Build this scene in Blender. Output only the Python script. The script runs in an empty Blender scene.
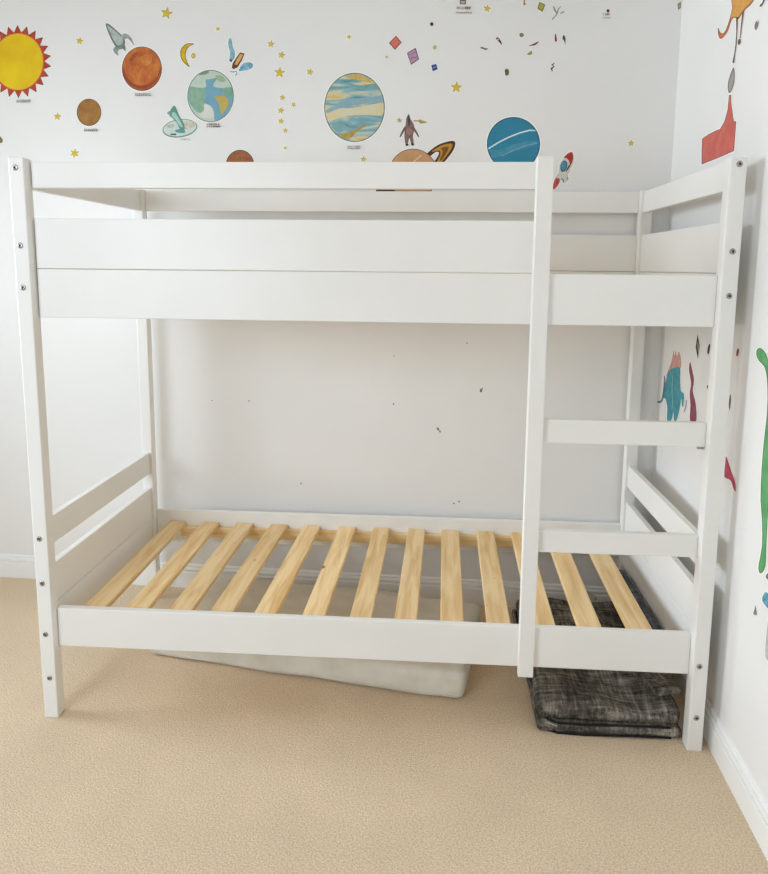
import bpy, bmesh, math, random
from mathutils import Vector, Matrix, noise
random.seed(7)
SC = bpy.context.scene
COL = SC.collection

# ------------------------------------------------------------------ camera data
CAM = Vector((1.18785, -1.92838, 1.40226))
CR = Vector((0.9978162, 0.0653654, 0.0094931))
CU = Vector((-0.0182745, 0.1350873, 0.9906652))
CF = Vector((-0.0634729, 0.9886753, -0.1359868))
FPX, PPX, PPY = 695.67, 388.02, 362.92
# room frame: the walls stand at a slight angle to the bed
WR = -0.0394
EX = Vector((math.cos(WR), math.sin(WR), 0)); EY = Vector((-math.sin(WR), math.cos(WR), 0))
RO = Vector((2, 1, 0))
WA, WB = 0.0839, -0.1547          # right wall plane (along EX), back wall plane (along EY)
LA, FB, CH = -4.4, -4.1, 2.55      # left wall, wall behind the camera, ceiling height

# ------------------------------------------------------------------ materials
def srgb(c):
    if isinstance(c, str):
        c = tuple(int(c[i:i+2], 16)/255 for i in (0, 2, 4))
    return tuple((x/12.92 if x <= .04045 else ((x+.055)/1.055)**2.4) for x in c) + (1,)
def new_mat(name, rough=.5, spec=.5):
    m = bpy.data.materials.new(name); m.use_nodes = True
    nt = m.node_tree; b = nt.nodes['Principled BSDF']
    b.inputs['Roughness'].default_value = rough
    b.inputs['Specular IOR Level'].default_value = spec
    return m, nt, b
def N(nt, t, **kw):
    n = nt.nodes.new(t)
    for k, v in kw.items(): setattr(n, k, v)
    return n
def noise_mat(name, c1, c2, scale=20, rough=.5, spec=.4, bump=0, bscale=100, stretch=(1,1,1), lo=.35, hi=.65, detail=4):
    m, nt, b = new_mat(name, rough, spec)
    tc = N(nt, 'ShaderNodeTexCoord'); mp = N(nt, 'ShaderNodeMapping'); mp.inputs['Scale'].default_value = stretch
    nt.links.new(tc.outputs['Object'], mp.inputs['Vector'])
    nz = N(nt, 'ShaderNodeTexNoise'); nz.inputs['Scale'].default_value = scale; nz.inputs['Detail'].default_value = detail
    nt.links.new(mp.outputs[0], nz.inputs['Vector'])
    cr = N(nt, 'ShaderNodeValToRGB'); e = cr.color_ramp.elements
    e[0].position = lo; e[0].color = srgb(c1); e[1].position = hi; e[1].color = srgb(c2)
    nt.links.new(nz.outputs['Fac'], cr.inputs[0]); nt.links.new(cr.outputs[0], b.inputs['Base Color'])
    if bump:
        n2 = N(nt, 'ShaderNodeTexNoise'); n2.inputs['Scale'].default_value = bscale; n2.inputs['Detail'].default_value = 3
        nt.links.new(mp.outputs[0], n2.inputs['Vector'])
        bp = N(nt, 'ShaderNodeBump'); bp.inputs['Strength'].default_value = bump; bp.inputs['Distance'].default_value = .004
        nt.links.new(n2.outputs['Fac'], bp.inputs['Height']); nt.links.new(bp.outputs[0], b.inputs['Normal'])
    return m
M = {}
M['wall'] = noise_mat('wall_paint', 'e7e6e4', 'ebeae8', 1.5, .75, .25, .05, 180)
M['wall_warm'] = noise_mat('warm_wall_paint', 'b5ab9a', 'bdb3a2', 1.5, .8, .2, .05, 180)
M['bed'] = noise_mat('white_painted_wood', 'ebebe9', 'efefed', 3, .38, .45, .03, 60)
M['trim'] = noise_mat('white_gloss_trim', 'efefed', 'f3f3f2', 3, .35, .45)
M['chrome'] = noise_mat('bolt_steel', '9a9a97', 'b4b4b0', 200, .22, .5); M['chrome'].node_tree.nodes['Principled BSDF'].inputs['Metallic'].default_value = .85
M['dark'] = noise_mat('bolt_socket', '1b1b1b', '2c2c2c', 200, .5, .3)
M['foam'] = noise_mat('cotton_cover', 'd6d2c6', 'e2dfd5', 12, .85, .15, .25, 90)
M['white_vinyl'] = noise_mat('sticker_white_edge', 'f4f3f0', 'f7f6f4', 30, .5, .35)

def carpet_mat():
    m, nt, b = new_mat('beige_carpet', .95, .1)
    tc = N(nt, 'ShaderNodeTexCoord')
    n1 = N(nt, 'ShaderNodeTexNoise'); n1.inputs['Scale'].default_value = 210; n1.inputs['Detail'].default_value = 3; n1.inputs['Roughness'].default_value = .7
    n2 = N(nt, 'ShaderNodeTexNoise'); n2.inputs['Scale'].default_value = 5; n2.inputs['Detail'].default_value = 3
    for n in (n1, n2): nt.links.new(tc.outputs['Object'], n.inputs['Vector'])
    r1 = N(nt, 'ShaderNodeValToRGB'); e = r1.color_ramp.elements
    e[0].position = .32; e[0].color = srgb('cab394'); e[1].position = .68; e[1].color = srgb('fbe6c9')
    nt.links.new(n1.outputs['Fac'], r1.inputs[0])
    r2 = N(nt, 'ShaderNodeValToRGB'); e = r2.color_ramp.elements
    e[0].position = .3; e[0].color = (.93, .93, .93, 1); e[1].position = .7; e[1].color = (1, 1, 1, 1)
    nt.links.new(n2.outputs['Fac'], r2.inputs[0])
    mx = N(nt, 'ShaderNodeMix', data_type='RGBA', blend_type='MULTIPLY'); mx.inputs[0].default_value = 1
    nt.links.new(r1.outputs[0], mx.inputs[6]); nt.links.new(r2.outputs[0], mx.inputs[7]); nt.links.new(mx.outputs[2], b.inputs['Base Color'])
    bp = N(nt, 'ShaderNodeBump'); bp.inputs['Strength'].default_value = .7; bp.inputs['Distance'].default_value = .006
    nt.links.new(n1.outputs['Fac'], bp.inputs['Height']); nt.links.new(bp.outputs[0], b.inputs['Normal'])
    return m
M['carpet'] = carpet_mat()

def pine_mat(name, axis):
    """Pine grain running along the object's local axis."""
    m, nt, b = new_mat(name, .5, .35)
    tc = N(nt, 'ShaderNodeTexCoord'); oi = N(nt, 'ShaderNodeObjectInfo')
    ml = N(nt, 'ShaderNodeMath', operation='MULTIPLY'); ml.inputs[1].default_value = 37.0
    nt.links.new(oi.outputs['Random'], ml.inputs[0])
    ad = N(nt, 'ShaderNodeVectorMath', operation='ADD')
    nt.links.new(tc.outputs['Object'], ad.inputs[0]); nt.links.new(ml.outputs[0], ad.inputs[1])
    mp = N(nt, 'ShaderNodeMapping')
    mp.inputs['Scale'].default_value = (1, .09, 1) if axis == 'y' else (.09, 1, 1)
    nt.links.new(ad.outputs[0], mp.inputs['Vector'])
    n1 = N(nt, 'ShaderNodeTexNoise'); n1.inputs['Scale'].default_value = 42; n1.inputs['Detail'].default_value = 4; n1.inputs['Distortion'].default_value = .5
    nt.links.new(mp.outputs[0], n1.inputs['Vector'])
    cr = N(nt, 'ShaderNodeValToRGB'); e = cr.color_ramp.elements
    e[0].position = .3; e[0].color = srgb('e0b87a'); e[1].position = .62; e[1].color = srgb('f8dcaa')
    nt.links.new(n1.outputs['Fac'], cr.inputs[0])
    # knots
    mk = N(nt, 'ShaderNodeMapping'); mk.inputs['Scale'].default_value = (1, .55, 1) if axis == 'y' else (.55, 1, 1)
    nt.links.new(ad.outputs[0], mk.inputs['Vector'])
    vo = N(nt, 'ShaderNodeTexVoronoi'); vo.inputs['Scale'].default_value = 7.5
    nt.links.new(mk.outputs[0], vo.inputs['Vector'])
    kr = N(nt, 'ShaderNodeValToRGB'); e = kr.color_ramp.elements
    e[0].position = .025; e[0].color = (1, 1, 1, 1); e[1].position = .07; e[1].color = (0, 0, 0, 1)
    nt.links.new(vo.outputs['Distance'], kr.inputs[0])
    mx = N(nt, 'ShaderNodeMix', data_type='RGBA'); mx.inputs[7].default_value = srgb('8a5a2c')
    nt.links.new(kr.outputs[0], mx.inputs[0]); nt.links.new(cr.outputs[0], mx.inputs[6])
    # board to board tone
    hv = N(nt, 'ShaderNodeHueSaturation')
    mr = N(nt, 'ShaderNodeMapRange'); mr.inputs[3].default_value = .9; mr.inputs[4].default_value = 1.07
    nt.links.new(oi.outputs['Random'], mr.inputs[0]); nt.links.new(mr.outputs[0], hv.inputs['Value'])
    nt.links.new(mx.outputs[2], hv.inputs['Color']); nt.links.new(hv.outputs[0], b.inputs['Base Color'])
    return m
M['pine_y'] = pine_mat('pine_slat_wood', 'y')
M['pine_x'] = pine_mat('pine_ledger_wood', 'x')

def fabric_mat(name, c1, c2, c3, edge=False):
    m, nt, b = new_mat(name, .9, .15)
    tc = N(nt, 'ShaderNodeTexCoord')
    outs = []
    for sc, st in ((90, (1, .12, .4)), (90, (.12, 1, .4))):
        mp = N(nt, 'ShaderNodeMapping'); mp.inputs['Scale'].default_value = st
        nt.links.new(tc.outputs['Object'], mp.inputs['Vector'])
        n = N(nt, 'ShaderNodeTexNoise'); n.inputs['Scale'].default_value = sc; n.inputs['Detail'].default_value = 5; n.inputs['Roughness'].default_value = .7
        nt.links.new(mp.outputs[0], n.inputs['Vector']); outs.append(n)
    mm = N(nt, 'ShaderNodeMath', operation='ADD'); nt.links.new(outs[0].outputs['Fac'], mm.inputs[0]); nt.links.new(outs[1].outputs['Fac'], mm.inputs[1])
    mh = N(nt, 'ShaderNodeMath', operation='MULTIPLY'); mh.inputs[1].default_value = .5; nt.links.new(mm.outputs[0], mh.inputs[0])
    cr = N(nt, 'ShaderNodeValToRGB'); e = cr.color_ramp.elements
    e[0].position = .38; e[0].color = srgb(c1); e[1].position = .64; e[1].color = srgb(c3)
    k = e.new(.5); k.color = srgb(c2)
    nt.links.new(mh.outputs[0], cr.inputs[0])
    pn = N(nt, 'ShaderNodeTexNoise'); pn.inputs['Scale'].default_value = 7; pn.inputs['Detail'].default_value = 3
    nt.links.new(tc.outputs['Object'], pn.inputs['Vector'])
    pr = N(nt, 'ShaderNodeMapRange'); pr.inputs[1].default_value = .35; pr.inputs[2].default_value = .65; pr.inputs[3].default_value = .55; pr.inputs[4].default_value = 1.25
    nt.links.new(pn.outputs['Fac'], pr.inputs[0])
    hs = N(nt, 'ShaderNodeHueSaturation'); nt.links.new(cr.outputs[0], hs.inputs['Color']); nt.links.new(pr.outputs[0], hs.inputs['Value'])
    nt.links.new(hs.outputs[0], b.inputs['Base Color'])
    bp = N(nt, 'ShaderNodeBump'); bp.inputs['Strength'].default_value = .5; bp.inputs['Distance'].default_value = .004
    nt.links.new(mh.outputs[0], bp.inputs['Height']); nt.links.new(bp.outputs[0], b.inputs['Normal'])
    return m
M['rug'] = fabric_mat('charcoal_woven_fabric', '2f2d2a', '6f6a62', 'b0aa9f')
M['rug_blue'] = fabric_mat('slate_woven_fabric', '3b3f44', '5d646b', '8b9299')
M['piping_dark'] = noise_mat('dark_binding', '17171a', '26262a', 100, .8, .2)
M['piping_light'] = noise_mat('light_binding', 'a9a49a', 'c2bdb3', 100, .8, .2)

def vinyl(c1, c2=None, scale=40, stretch=(1,1,1), lo=.35, hi=.65):
    key = 'vinyl_%s_%s_%s' % (c1, c2 or c1, scale)
    if key not in M: M[key] = noise_mat(key, c1, c2 or c1, scale, .5, .3, 0, 0, stretch, lo, hi)
    return M[key]

def band_mat():
    m, nt, b = new_mat('banded_planet_print', .5, .3)
    tc = N(nt, 'ShaderNodeTexCoord'); mp = N(nt, 'ShaderNodeMapping')
    mp.inputs['Scale'].default_value = (2.2, 1, 12); mp.inputs['Rotation'].default_value = (0, math.radians(-6), 0)
    nt.links.new(tc.outputs['Object'], mp.inputs['Vector'])
    n = N(nt, 'ShaderNodeTexNoise'); n.inputs['Scale'].default_value = 3.3; n.inputs['Detail'].default_value = 5; n.inputs['Distortion'].default_value = .6
    nt.links.new(mp.outputs[0], n.inputs['Vector'])
    cr = N(nt, 'ShaderNodeValToRGB'); e = cr.color_ramp.elements
    e[0].position = .3; e[0].color = srgb('4f8d93'); e[1].position = .72; e[1].color = srgb('c4a84e')
    for p, c in ((.4, '79a6ae'), (.48, '92b3bd'), (.53, 'b9c3b2'), (.6, 'd8cc9a')):
        k = e.new(p); k.color = srgb(c)
    nt.links.new(n.outputs['Fac'], cr.inputs[0]); nt.links.new(cr.outputs[0], b.inputs['Base Color'])
    return m
M['banded'] = band_mat()

# ------------------------------------------------------------------ mesh helpers
def link(name, me_or_bm, mats=None, parent=None, loc=(0,0,0), rotz=0, smooth=False):
    if isinstance(me_or_bm, bmesh.types.BMesh):
        bmesh.ops.recalc_face_normals(me_or_bm, faces=me_or_bm.faces)
        me = bpy.data.meshes.new(name); me_or_bm.to_mesh(me); me_or_bm.free()
    else: me = me_or_bm
    if mats is not None:
        me.materials.clear()
        for m in (mats if isinstance(mats, (list, tuple)) else [mats]): me.materials.append(m)
    if smooth:
        for p in me.polygons: p.use_smooth = True
    o = bpy.data.objects.new(name, me); COL.objects.link(o)
    o.location = loc; o.rotation_euler = (0, 0, rotz)
    if parent: o.parent = parent
    return o
def tag(o, label=None, cat=None, group=None, kind=None):
    if label: o['label'] = label
    if cat: o['category'] = cat
    if group: o['group'] = group
    if kind: o['kind'] = kind
    return o
def empty(name, loc, rotz=0):
    o = bpy.data.objects.new(name, None); COL.objects.link(o); o.location = loc; o.rotation_euler = (0, 0, rotz); o.empty_display_size = .1
    return o
def add_box(bm, lo, hi, bev=0, seg=2, mi=0):
    lo = Vector(lo); hi = Vector(hi); c = (lo+hi)/2; s = hi-lo
    t = bmesh.new(); bmesh.ops.create_cube(t, size=1)
    for v in t.verts: v.co = Vector((v.co.x*s.x+c.x, v.co.y*s.y+c.y, v.co.z*s.z+c.z))
    if bev: bmesh.ops.bevel(t, geom=t.edges[:], offset=bev, segments=seg, affect='EDGES', profile=.5)
    merge(bm, t, mi)
def merge(bm, t, mi=0):
    mp = {}
    for v in t.verts: mp[v] = bm.verts.new(v.co)
    for f in t.faces:
        try:
            g = bm.faces.new([mp[v] for v in f.verts]); g.material_index = mi if mi is not None else f.material_index; g.smooth = f.smooth
        except ValueError: pass
    t.free()
def box_part(name, lo, hi, mat, parent, bev=.0022, base=Vector((0,0,0))):
    lo = Vector(lo); hi = Vector(hi); c = (lo+hi)/2
    bm = bmesh.new(); add_box(bm, lo-c, hi-c, bev)
    return link(name, bm, mat, parent, c-base)
def add_tube(bm, pts, r, n=8, mi=0, cap=True):
    rings = []
    for i, p in enumerate(pts):
        p = Vector(p); a = Vector(pts[max(i-1, 0)]); b = Vector(pts[min(i+1, len(pts)-1)])
        d = (b-a).normalized(); up = Vector((0, 0, 1)) if abs(d.z) < .9 else Vector((1, 0, 0))
        s = d.cross(up).normalized(); t = s.cross(d)
        rr = r[i] if isinstance(r, (list, tuple)) else r
        rings.append([bm.verts.new(p + s*math.cos(k*2*math.pi/n)*rr + t*math.sin(k*2*math.pi/n)*rr) for k in range(n)])
    for A, B in zip(rings, rings[1:]):
        for k in range(n):
            f = bm.faces.new((A[k], A[(k+1) % n], B[(k+1) % n], B[k])); f.material_index = mi; f.smooth = True
    if cap: bm.faces.new(rings[0]).material_index = mi; bm.faces.new(rings[-1]).material_index = mi

# ------------------------------------------------------------------ the room
def room_obj(name, boxes, mat, bev=0):
    bm = bmesh.new()
    for lo, hi in boxes: add_box(bm, lo, hi, bev)
    o = link(name, bm, mat, None, RO, WR); o['kind'] = 'structure'
    return o
T = .12
room_obj('floor', [((LA-T, FB-T, -.1), (WA+T, WB+T, 0))], M['carpet'])
room_obj('ceiling', [((LA-T, FB-T, CH), (WA+T, WB+T, CH+.1))], M['wall'])
wall_back = room_obj('wall_back', [((LA-T, WB, 0), (WA+T, WB+T, CH))], M['wall'])
room_obj('wall_right', [((WA, FB-T, 0), (WA+T, WB, CH))], M['wall'])
Z0, Z1 = .9, 2.3
V0, V1 = -3.3, -1.9                           # window opening in the wall behind the camera (along EX)
room_obj('wall_front', [((LA-T, FB-T, 0), (WA, FB, Z0)), ((LA-T, FB-T, Z1), (WA, FB, CH)),
                        ((LA-T, FB-T, Z0), (V0, FB, Z1)), ((V1, FB-T, Z0), (WA, FB, Z1))], M['wall_warm'])
W0, W1, Z0, Z1 = -1.65, -.55, .9, 2.3      # window opening in the left wall (along EY)
room_obj('wall_left', [((LA-T, FB, 0), (LA, WB, Z0)), ((LA-T, FB, Z1), (LA, WB, CH)),
                       ((LA-T, FB, Z0), (LA, W0, Z1)), ((LA-T, W1, Z0), (LA, WB, Z1))], M['wall_warm'])
fr = []
for a, b in ((W0, W0+.05), (W1-.05, W1), ((W0+W1)/2-.03, (W0+W1)/2+.03)): fr.append(((LA-.09, a, Z0), (LA-.03, b, Z1)))
for a, b in ((Z0, Z0+.05), (Z1-.05, Z1)): fr.append(((LA-.088, W0, a), (LA-.032, W1, b)))
room_obj('window_1', fr, M['trim'], .002)
fr = []
for a, b in ((V0, V0+.05), (V1-.05, V1), ((V0+V1)/2-.03, (V0+V1)/2+.03)): fr.append(((a, FB-.09, Z0), (b, FB-.03, Z1)))
for a, b in ((Z0, Z0+.05), (Z1-.05, Z1)): fr.append(((V0, FB-.088, a), (V1, FB-.032, b)))
room_obj('window_2', fr, M['trim'], .002)

def baseboard(name, p0, p1, nrm):
    """Moulded skirting between two room-frame points; nrm points into the room."""
    prof = [(0, 0), (.018, 0), (.018, .069), (.0165, .072), (.0100, .0735), (.0100, .0775), (.0150, .079), (.0155, .0845), (.0140, .0885),
            (.0075, .0905), (.0060, .0935), (.0085, .0955), (.0085, .0985), (.006, .1015), (.002, .104), (0, .1045)]
    bm = bmesh.new(); rows = []
    for p in (p0, p1): rows.append([bm.verts.new((p[0]+nrm[0]*a, p[1]+nrm[1]*a, z)) for a, z in prof])
    n = len(prof)
    for k in range(n): bm.faces.new((rows[0][k], rows[0][(k+1) % n], rows[1][(k+1) % n], rows[1][k]))
    bm.faces.new(rows[0]); bm.faces.new(rows[1])
    o = link(name, bm, M['trim'], None, RO, WR); o['kind'] = 'structure'
baseboard('baseboard_back', (LA, WB), (WA, WB), (0, -1))
baseboard('baseboard_right', (WA, WB), (WA, FB), (-1, 0))

# ------------------------------------------------------------------ pixel -> wall plane (where each sticker is stuck)
def ray(px, py): return CF + CR*((px-PPX)/FPX) - CU*((py-PPY)/FPX)
def on_wall(px, py, right, off):
    d = ray(px, py); n = EX if right else EY; k = (WA if right else WB) - off
    return CAM + d*((k-(CAM-RO).dot(n))/d.dot(n))

def ell(cx, cy, rx, ry=None, n=40, rot=0, a0=0, a1=360):
    ry = ry or rx; r = math.radians(rot); out = []
    full = (a1-a0) >= 360
    for i in range(n if full else n+1):
        a = math.radians(a0 + (a1-a0)*i/n); x = rx*math.cos(a); y = ry*math.sin(a)
        out.append((cx+x*math.cos(r)-y*math.sin(r), cy+x*math.sin(r)+y*math.cos(r)))
    return out
def star(cx, cy, r, rot=0, k=5, inner=.42):
    return [(cx+(r if i % 2 == 0 else r*inner)*math.sin(math.pi*i/k+math.radians(rot)), cy-(r if i % 2 == 0 else r*inner)*math.cos(math.pi*i/k+math.radians(rot))) for i in range(2*k)]
def smooth(p, s=4):
    n = len(p); out = []
    for i in range(n):
        a, b, c, d = (Vector(p[(i+k) % n]) for k in (-1, 0, 1, 2))
        for j in range(s):
            t = j/s
            v = .5*((2*b)+(c-a)*t+(2*a-5*b+4*c-d)*t*t+(3*b-a-3*c+d)*t**3)
            out.append((v.x, v.y))
    return out
def stroke(pts, w):
    """A ribbon of width w (or widths) along pts."""
    L = []; R_ = []
    for i, p in enumerate(pts):
        a = Vector(pts[max(i-1, 0)]); b = Vector(pts[min(i+1, len(pts)-1)]); d = (b-a).normalized(); nn = Vector((-d.y, d.x))
        ww = (w[i] if isinstance(w, (list, tuple)) else w)/2
        L.append(tuple(Vector(p)+nn*ww)); R_.append(tuple(Vector(p)-nn*ww))
    return L+R_[::-1]
def dilate(p, d):
    A = sum(p[i][0]*p[(i+1) % len(p)][1]-p[(i+1) % len(p)][0]*p[i][1] for i in range(len(p)))
    sg = 1 if A > 0 else -1; n = len(p); out = []
    for i in range(n):
        a, b, c = Vector(p[i-1]), Vector(p[i]), Vector(p[(i+1) % n])
        e1 = (b-a); e2 = (c-b)
        if e1.length < 1e-6 or e2.length < 1e-6: out.append(tuple(b)); continue
        e1.normalize(); e2.normalize()
        n1 = Vector((e1.y, -e1.x))*sg; n2 = Vector((e2.y, -e2.x))*sg; m = n1+n2
        if m.length < .2: out.append(tuple(b+n1*d)); continue
        m.normalize(); out.append(tuple(b+m*d/max(m.dot(n1), .55)))
    return out
def sticker(name, label, layers, right=False, group=None, border=1.1, edge='eae9e4', cat='sticker'):
    """layers: (outline in photo pixels, material); the first silhouettes get the white cut edge."""
    lay = []
    if border:
        for poly, mat, *k in layers:
            if k and k[0] == 'b': lay.append((dilate(poly, border), M['white_vinyl'], 0))
        if not lay: lay.append((dilate(layers[0][0], border), M['white_vinyl'], 0))
    for i, l in enumerate(layers): lay.append((l[0], l[1], i+1))
    c = sum((on_wall(x, y, right, 0) for x, y in layers[0][0]), Vector())/len(layers[0][0])
    bm = bmesh.new(); mats = []
    for poly, mat, lv in lay:
        if mat not in mats: mats.append(mat)
        mi = mats.index(mat); off = .0006+.00012*lv
        F = [bm.verts.new(on_wall(x, y, right, off)-c) for x, y in poly]
        B = [bm.verts.new(on_wall(x, y, right, .0003)-c) for x, y in poly]
        try:
            f = bm.faces.new(F); f.material_index = mi; f.normal_update()
            fs = [f]
            for k in range(len(F)):
                fs.append(bm.faces.new((F[k], B[k], B[(k+1) % len(F)], F[(k+1) % len(F)])))
            for g in fs: g.material_index = mi
            bmesh.ops.triangulate(bm, faces=[f])
        except ValueError: pass
    # flip front faces to look into the room
    nrm = -(EX if right else EY)
    me = bpy.data.meshes.new(name)
    bm.normal_update()
    for f in bm.faces:
        if abs(f.normal.dot(nrm)) > .9 and f.normal.dot(nrm) < 0: f.normal_flip()
    bm.to_mesh(me); bm.free()
    for m in mats: me.materials.append(m)
    o = bpy.data.objects.new(name, me); COL.objects.link(o); o.location = c
    tag(o, label, cat, group)
    return o
def caption(label, cx, cy, w, h, col, rows=1, right=False):
    """Printed caption too small to read: a row of letter-like strokes."""
    rnd = random.Random(int(cx*7+cy)); lay = []
    rh = h/rows
    for r in range(rows):
        y0 = cy-h/2+r*rh+rh*.12; y1 = y0+rh*.7; x = cx-w/2
        while x < cx+w/2:
            gw = rnd.uniform(.9, 1.5)
            k = rnd.random()
            lay.append((stroke([(x+.25, y0), (x+.25, y1)], .42), vinyl(col)))
            if k < .75: yy = rnd.choice((y0+.2, (y0+y1)/2, y1-.2)); lay.append((stroke([(x, yy), (x+gw, yy)], .38), vinyl(col)))
            if k > .35: lay.append((stroke([(x+gw, y0), (x+gw-.1, y1)], .38), vinyl(col)))
            x += gw+.75
    o = sticker('caption_sticker', label, lay, right, 'printed captions', 0)
    return o
def star_sticker(x, y, r, rot, label, c1='cdb02a', c2='dcc332', k=5):
    sticker('star_sticker', label, [(star(x, y, r, rot, k), vinyl('9c8a2c')), (star(x, y, r*.82, rot, k), vinyl(c1, c2, 60))], group='yellow star stickers', border=.8)
V = vinyl
# --- sun
n = 22
rays = []
for i in range(n):
    a = 2*math.pi*(i+.45)/n
    for da, k in ((-.5, 0), (0, 1), (.5, 0)):
        aa = a+da*2*math.pi/n
        rays.append((18+(26.5+(7.2*k))*math.cos(aa), 61.6+(29.3+(7.6*k))*math.sin(aa)))
rays = [p for i, p in enumerate(rays) if i % 3 != 2 or True]
rays2 = dilate(rays, -.9)
sticker('sun_sticker', 'yellow sun sticker with red pointed rays at the left edge of the wall',
        [(rays, V('6d2a20')), (rays2, V('a83a26', 'bd4a30', 60)), (ell(18, 61.7, 25.6, 28.6), V('e58a3a')), (ell(18, 61.7, 24.6, 27.7), V('dcb007', 'e6c80c', 9))])
caption('tiny grey printed caption under the yellow sun', 23, 101, 13, 3.4, '86867f', 2)
star_sticker(79.7, 41, 4.3, 10, 'small yellow star left of the grey rocket')
# --- grey rocket
sticker('rocket_sticker', 'grey pencil rocket sticker pointing up beside the orange planet', [
    (smooth([(105.5, 24), (109, 24), (115, 29), (121, 34.5), (124.5, 39), (125, 44), (121, 47), (116.5, 47.5), (112, 41), (108, 32)], 3), V('6f7a78'), 'b'),
    (smooth([(107, 25.5), (110, 27), (115, 31), (120, 35.5), (123, 40), (122.5, 43.5), (119, 45.5), (117, 45), (113, 39), (109.5, 31)], 3), V('9fadab', 'bcc6c3', 50)),
    (smooth([(121, 36), (125, 33.2), (130, 36), (133, 41), (134.3, 45.5), (131, 42), (127.5, 38.5), (124, 39.5)], 3), V('8b9692', 'a7b0ac', 60), 'b'),
    (smooth([(114, 47.5), (117, 47), (119, 49), (117.5, 52), (118.6, 55.8), (115, 53.5), (113, 50)], 3), V('7b8784', 'a0aaa6', 60), 'b'),
    (smooth([(119, 46.8), (124, 44), (125.4, 47), (125.5, 51.5), (122.5, 48.8), (119.5, 49.5)], 3), V('5c6563', '8e9794', 60), 'b')], border=.8)
# --- orange planet
sticker('planet_sticker', 'large orange planet sticker beside the grey rocket', [
    (ell(141.9, 68.7, 20, 22.2), V('5b2c1d')), (ell(141.9, 68.4, 19.2, 21.4), V('a94d22', 'cf7d38', 26, lo=.3, hi=.7)),
    (smooth([(123.6, 66), (126, 75), (132, 82.5), (141, 85.5), (151, 82.5), (158, 75.5), (160.3, 66), (160.2, 73), (155, 82.5), (147, 88.3), (137, 88.4), (128.5, 83), (123.8, 75)], 3), V('8f3e1d', 'a04a22', 40)),
    (smooth([(129, 60), (133, 54), (138, 52), (136, 56.5), (132.5, 61)], 3), V('8c4722', 'a85a2c', 60)),
    (smooth([(140, 58), (147, 55), (152, 60), (148, 66), (143, 64)], 3), V('d08a42', 'bd6a30', 60)),
    (smooth([(131, 68), (137, 65), (140, 70), (136, 75), (132, 73)], 3), V('c9752f', 'b35a28', 60))], border=1.2)
caption('tiny grey printed caption under the large orange planet', 142.5, 94.6, 15, 3, '8b8b84', 2)
sticker('planet_sticker', 'small brown planet sticker below left of the orange planet', [
    (ell(89, 112.3, 12.3, 13.7), V('4f3a1d')), (ell(89, 112.1, 11.7, 13.1), V('8c5a2a', 'a97c38', 30, lo=.3, hi=.7))], border=.7)
caption('tiny dark printed caption under the small brown planet', 90.5, 130, 13, 3, '5d5a54', 2)
star_sticker(166.6, 13.2, 6.8, 12, 'large yellow star at the very top left of the wall')
star_sticker(218, 29, 2.8, 5, 'tiny pale yellow star above the crescent moon')
star_sticker(57.4, 116.6, 4.5, 5, 'yellow star left of the small brown planet')
star_sticker(74.6, 153.4, 5.4, 8, 'yellow star just above the left end of the bunk bed', k=6)
sticker('speck_sticker', 'small brown sticker fragment at the left edge of the picture', [(smooth([(-1, 136), (2.2, 138.5), (2.6, 142), (-1, 143)], 3), V('7b6d50'))], border=.5)
# --- moon
sticker('moon_sticker', 'yellow crescent moon sticker with a small dot beside it', [
    (smooth([(194.5, 43.8), (187, 43.5), (181.5, 48), (180.2, 55), (183, 62), (189.8, 67.3), (187, 61), (185.6, 54.5), (188.3, 47.5)], 4), V('8b7a2d'), 'b'),
    (smooth([(192.5, 44.4), (187, 44.6), (182.3, 49), (181.2, 55), (183.7, 61), (187.7, 65.3), (185.8, 60), (184.6, 54.5), (187, 47.5)], 4), V('cfa31c', 'ddb62c', 60)),
    (ell(193.3, 55.8, 2.2, 2.8), V('a9985a'), 'b'), (ell(193.3, 55.8, 1.3, 1.8), V('ddc873'))], border=.8)
# --- winged satellite
sticker('satellite_sticker', 'satellite sticker with orange body and two blue wing panels', [
    (smooth([(228.4, 40), (230.2, 37.8), (231.8, 40), (233, 47), (235, 52), (234.5, 58), (231.2, 61), (229.6, 57), (229.8, 52), (228.3, 45)], 3), V('6f9fb2', '9cc0cc', 60), 'b'),
    (smooth([(241.4, 65.5), (244, 63), (249, 62.3), (253, 64), (252.3, 67.5), (248, 70), (243, 70.7), (238.5, 71)], 3), V('5a94b0', '8fbccb', 60), 'b'),
    ([(240, 52.3), (244.6, 53.5), (241.8, 60.5), (237.5, 67.5), (233.5, 69.3), (231.7, 67.6), (232.5, 63.5), (236, 58)], V('6a3a1c'), 'b'),
    ([(240.3, 53.8), (243, 54.6), (240.5, 60), (237, 65), (234.5, 64.5), (236.7, 59.5)], V('d79a55', 'e6b571', 80)),
    (smooth([(229.2, 59), (231.5, 59.5), (232, 62), (230, 61.5)], 2), V('4b5a5e'), 'b'),
    (stroke([(229.7, 71.5), (233, 72), (236.5, 71.4), (237, 74), (235, 75.5)], 1), V('7f96a0'), 'b')], border=.8)
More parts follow.
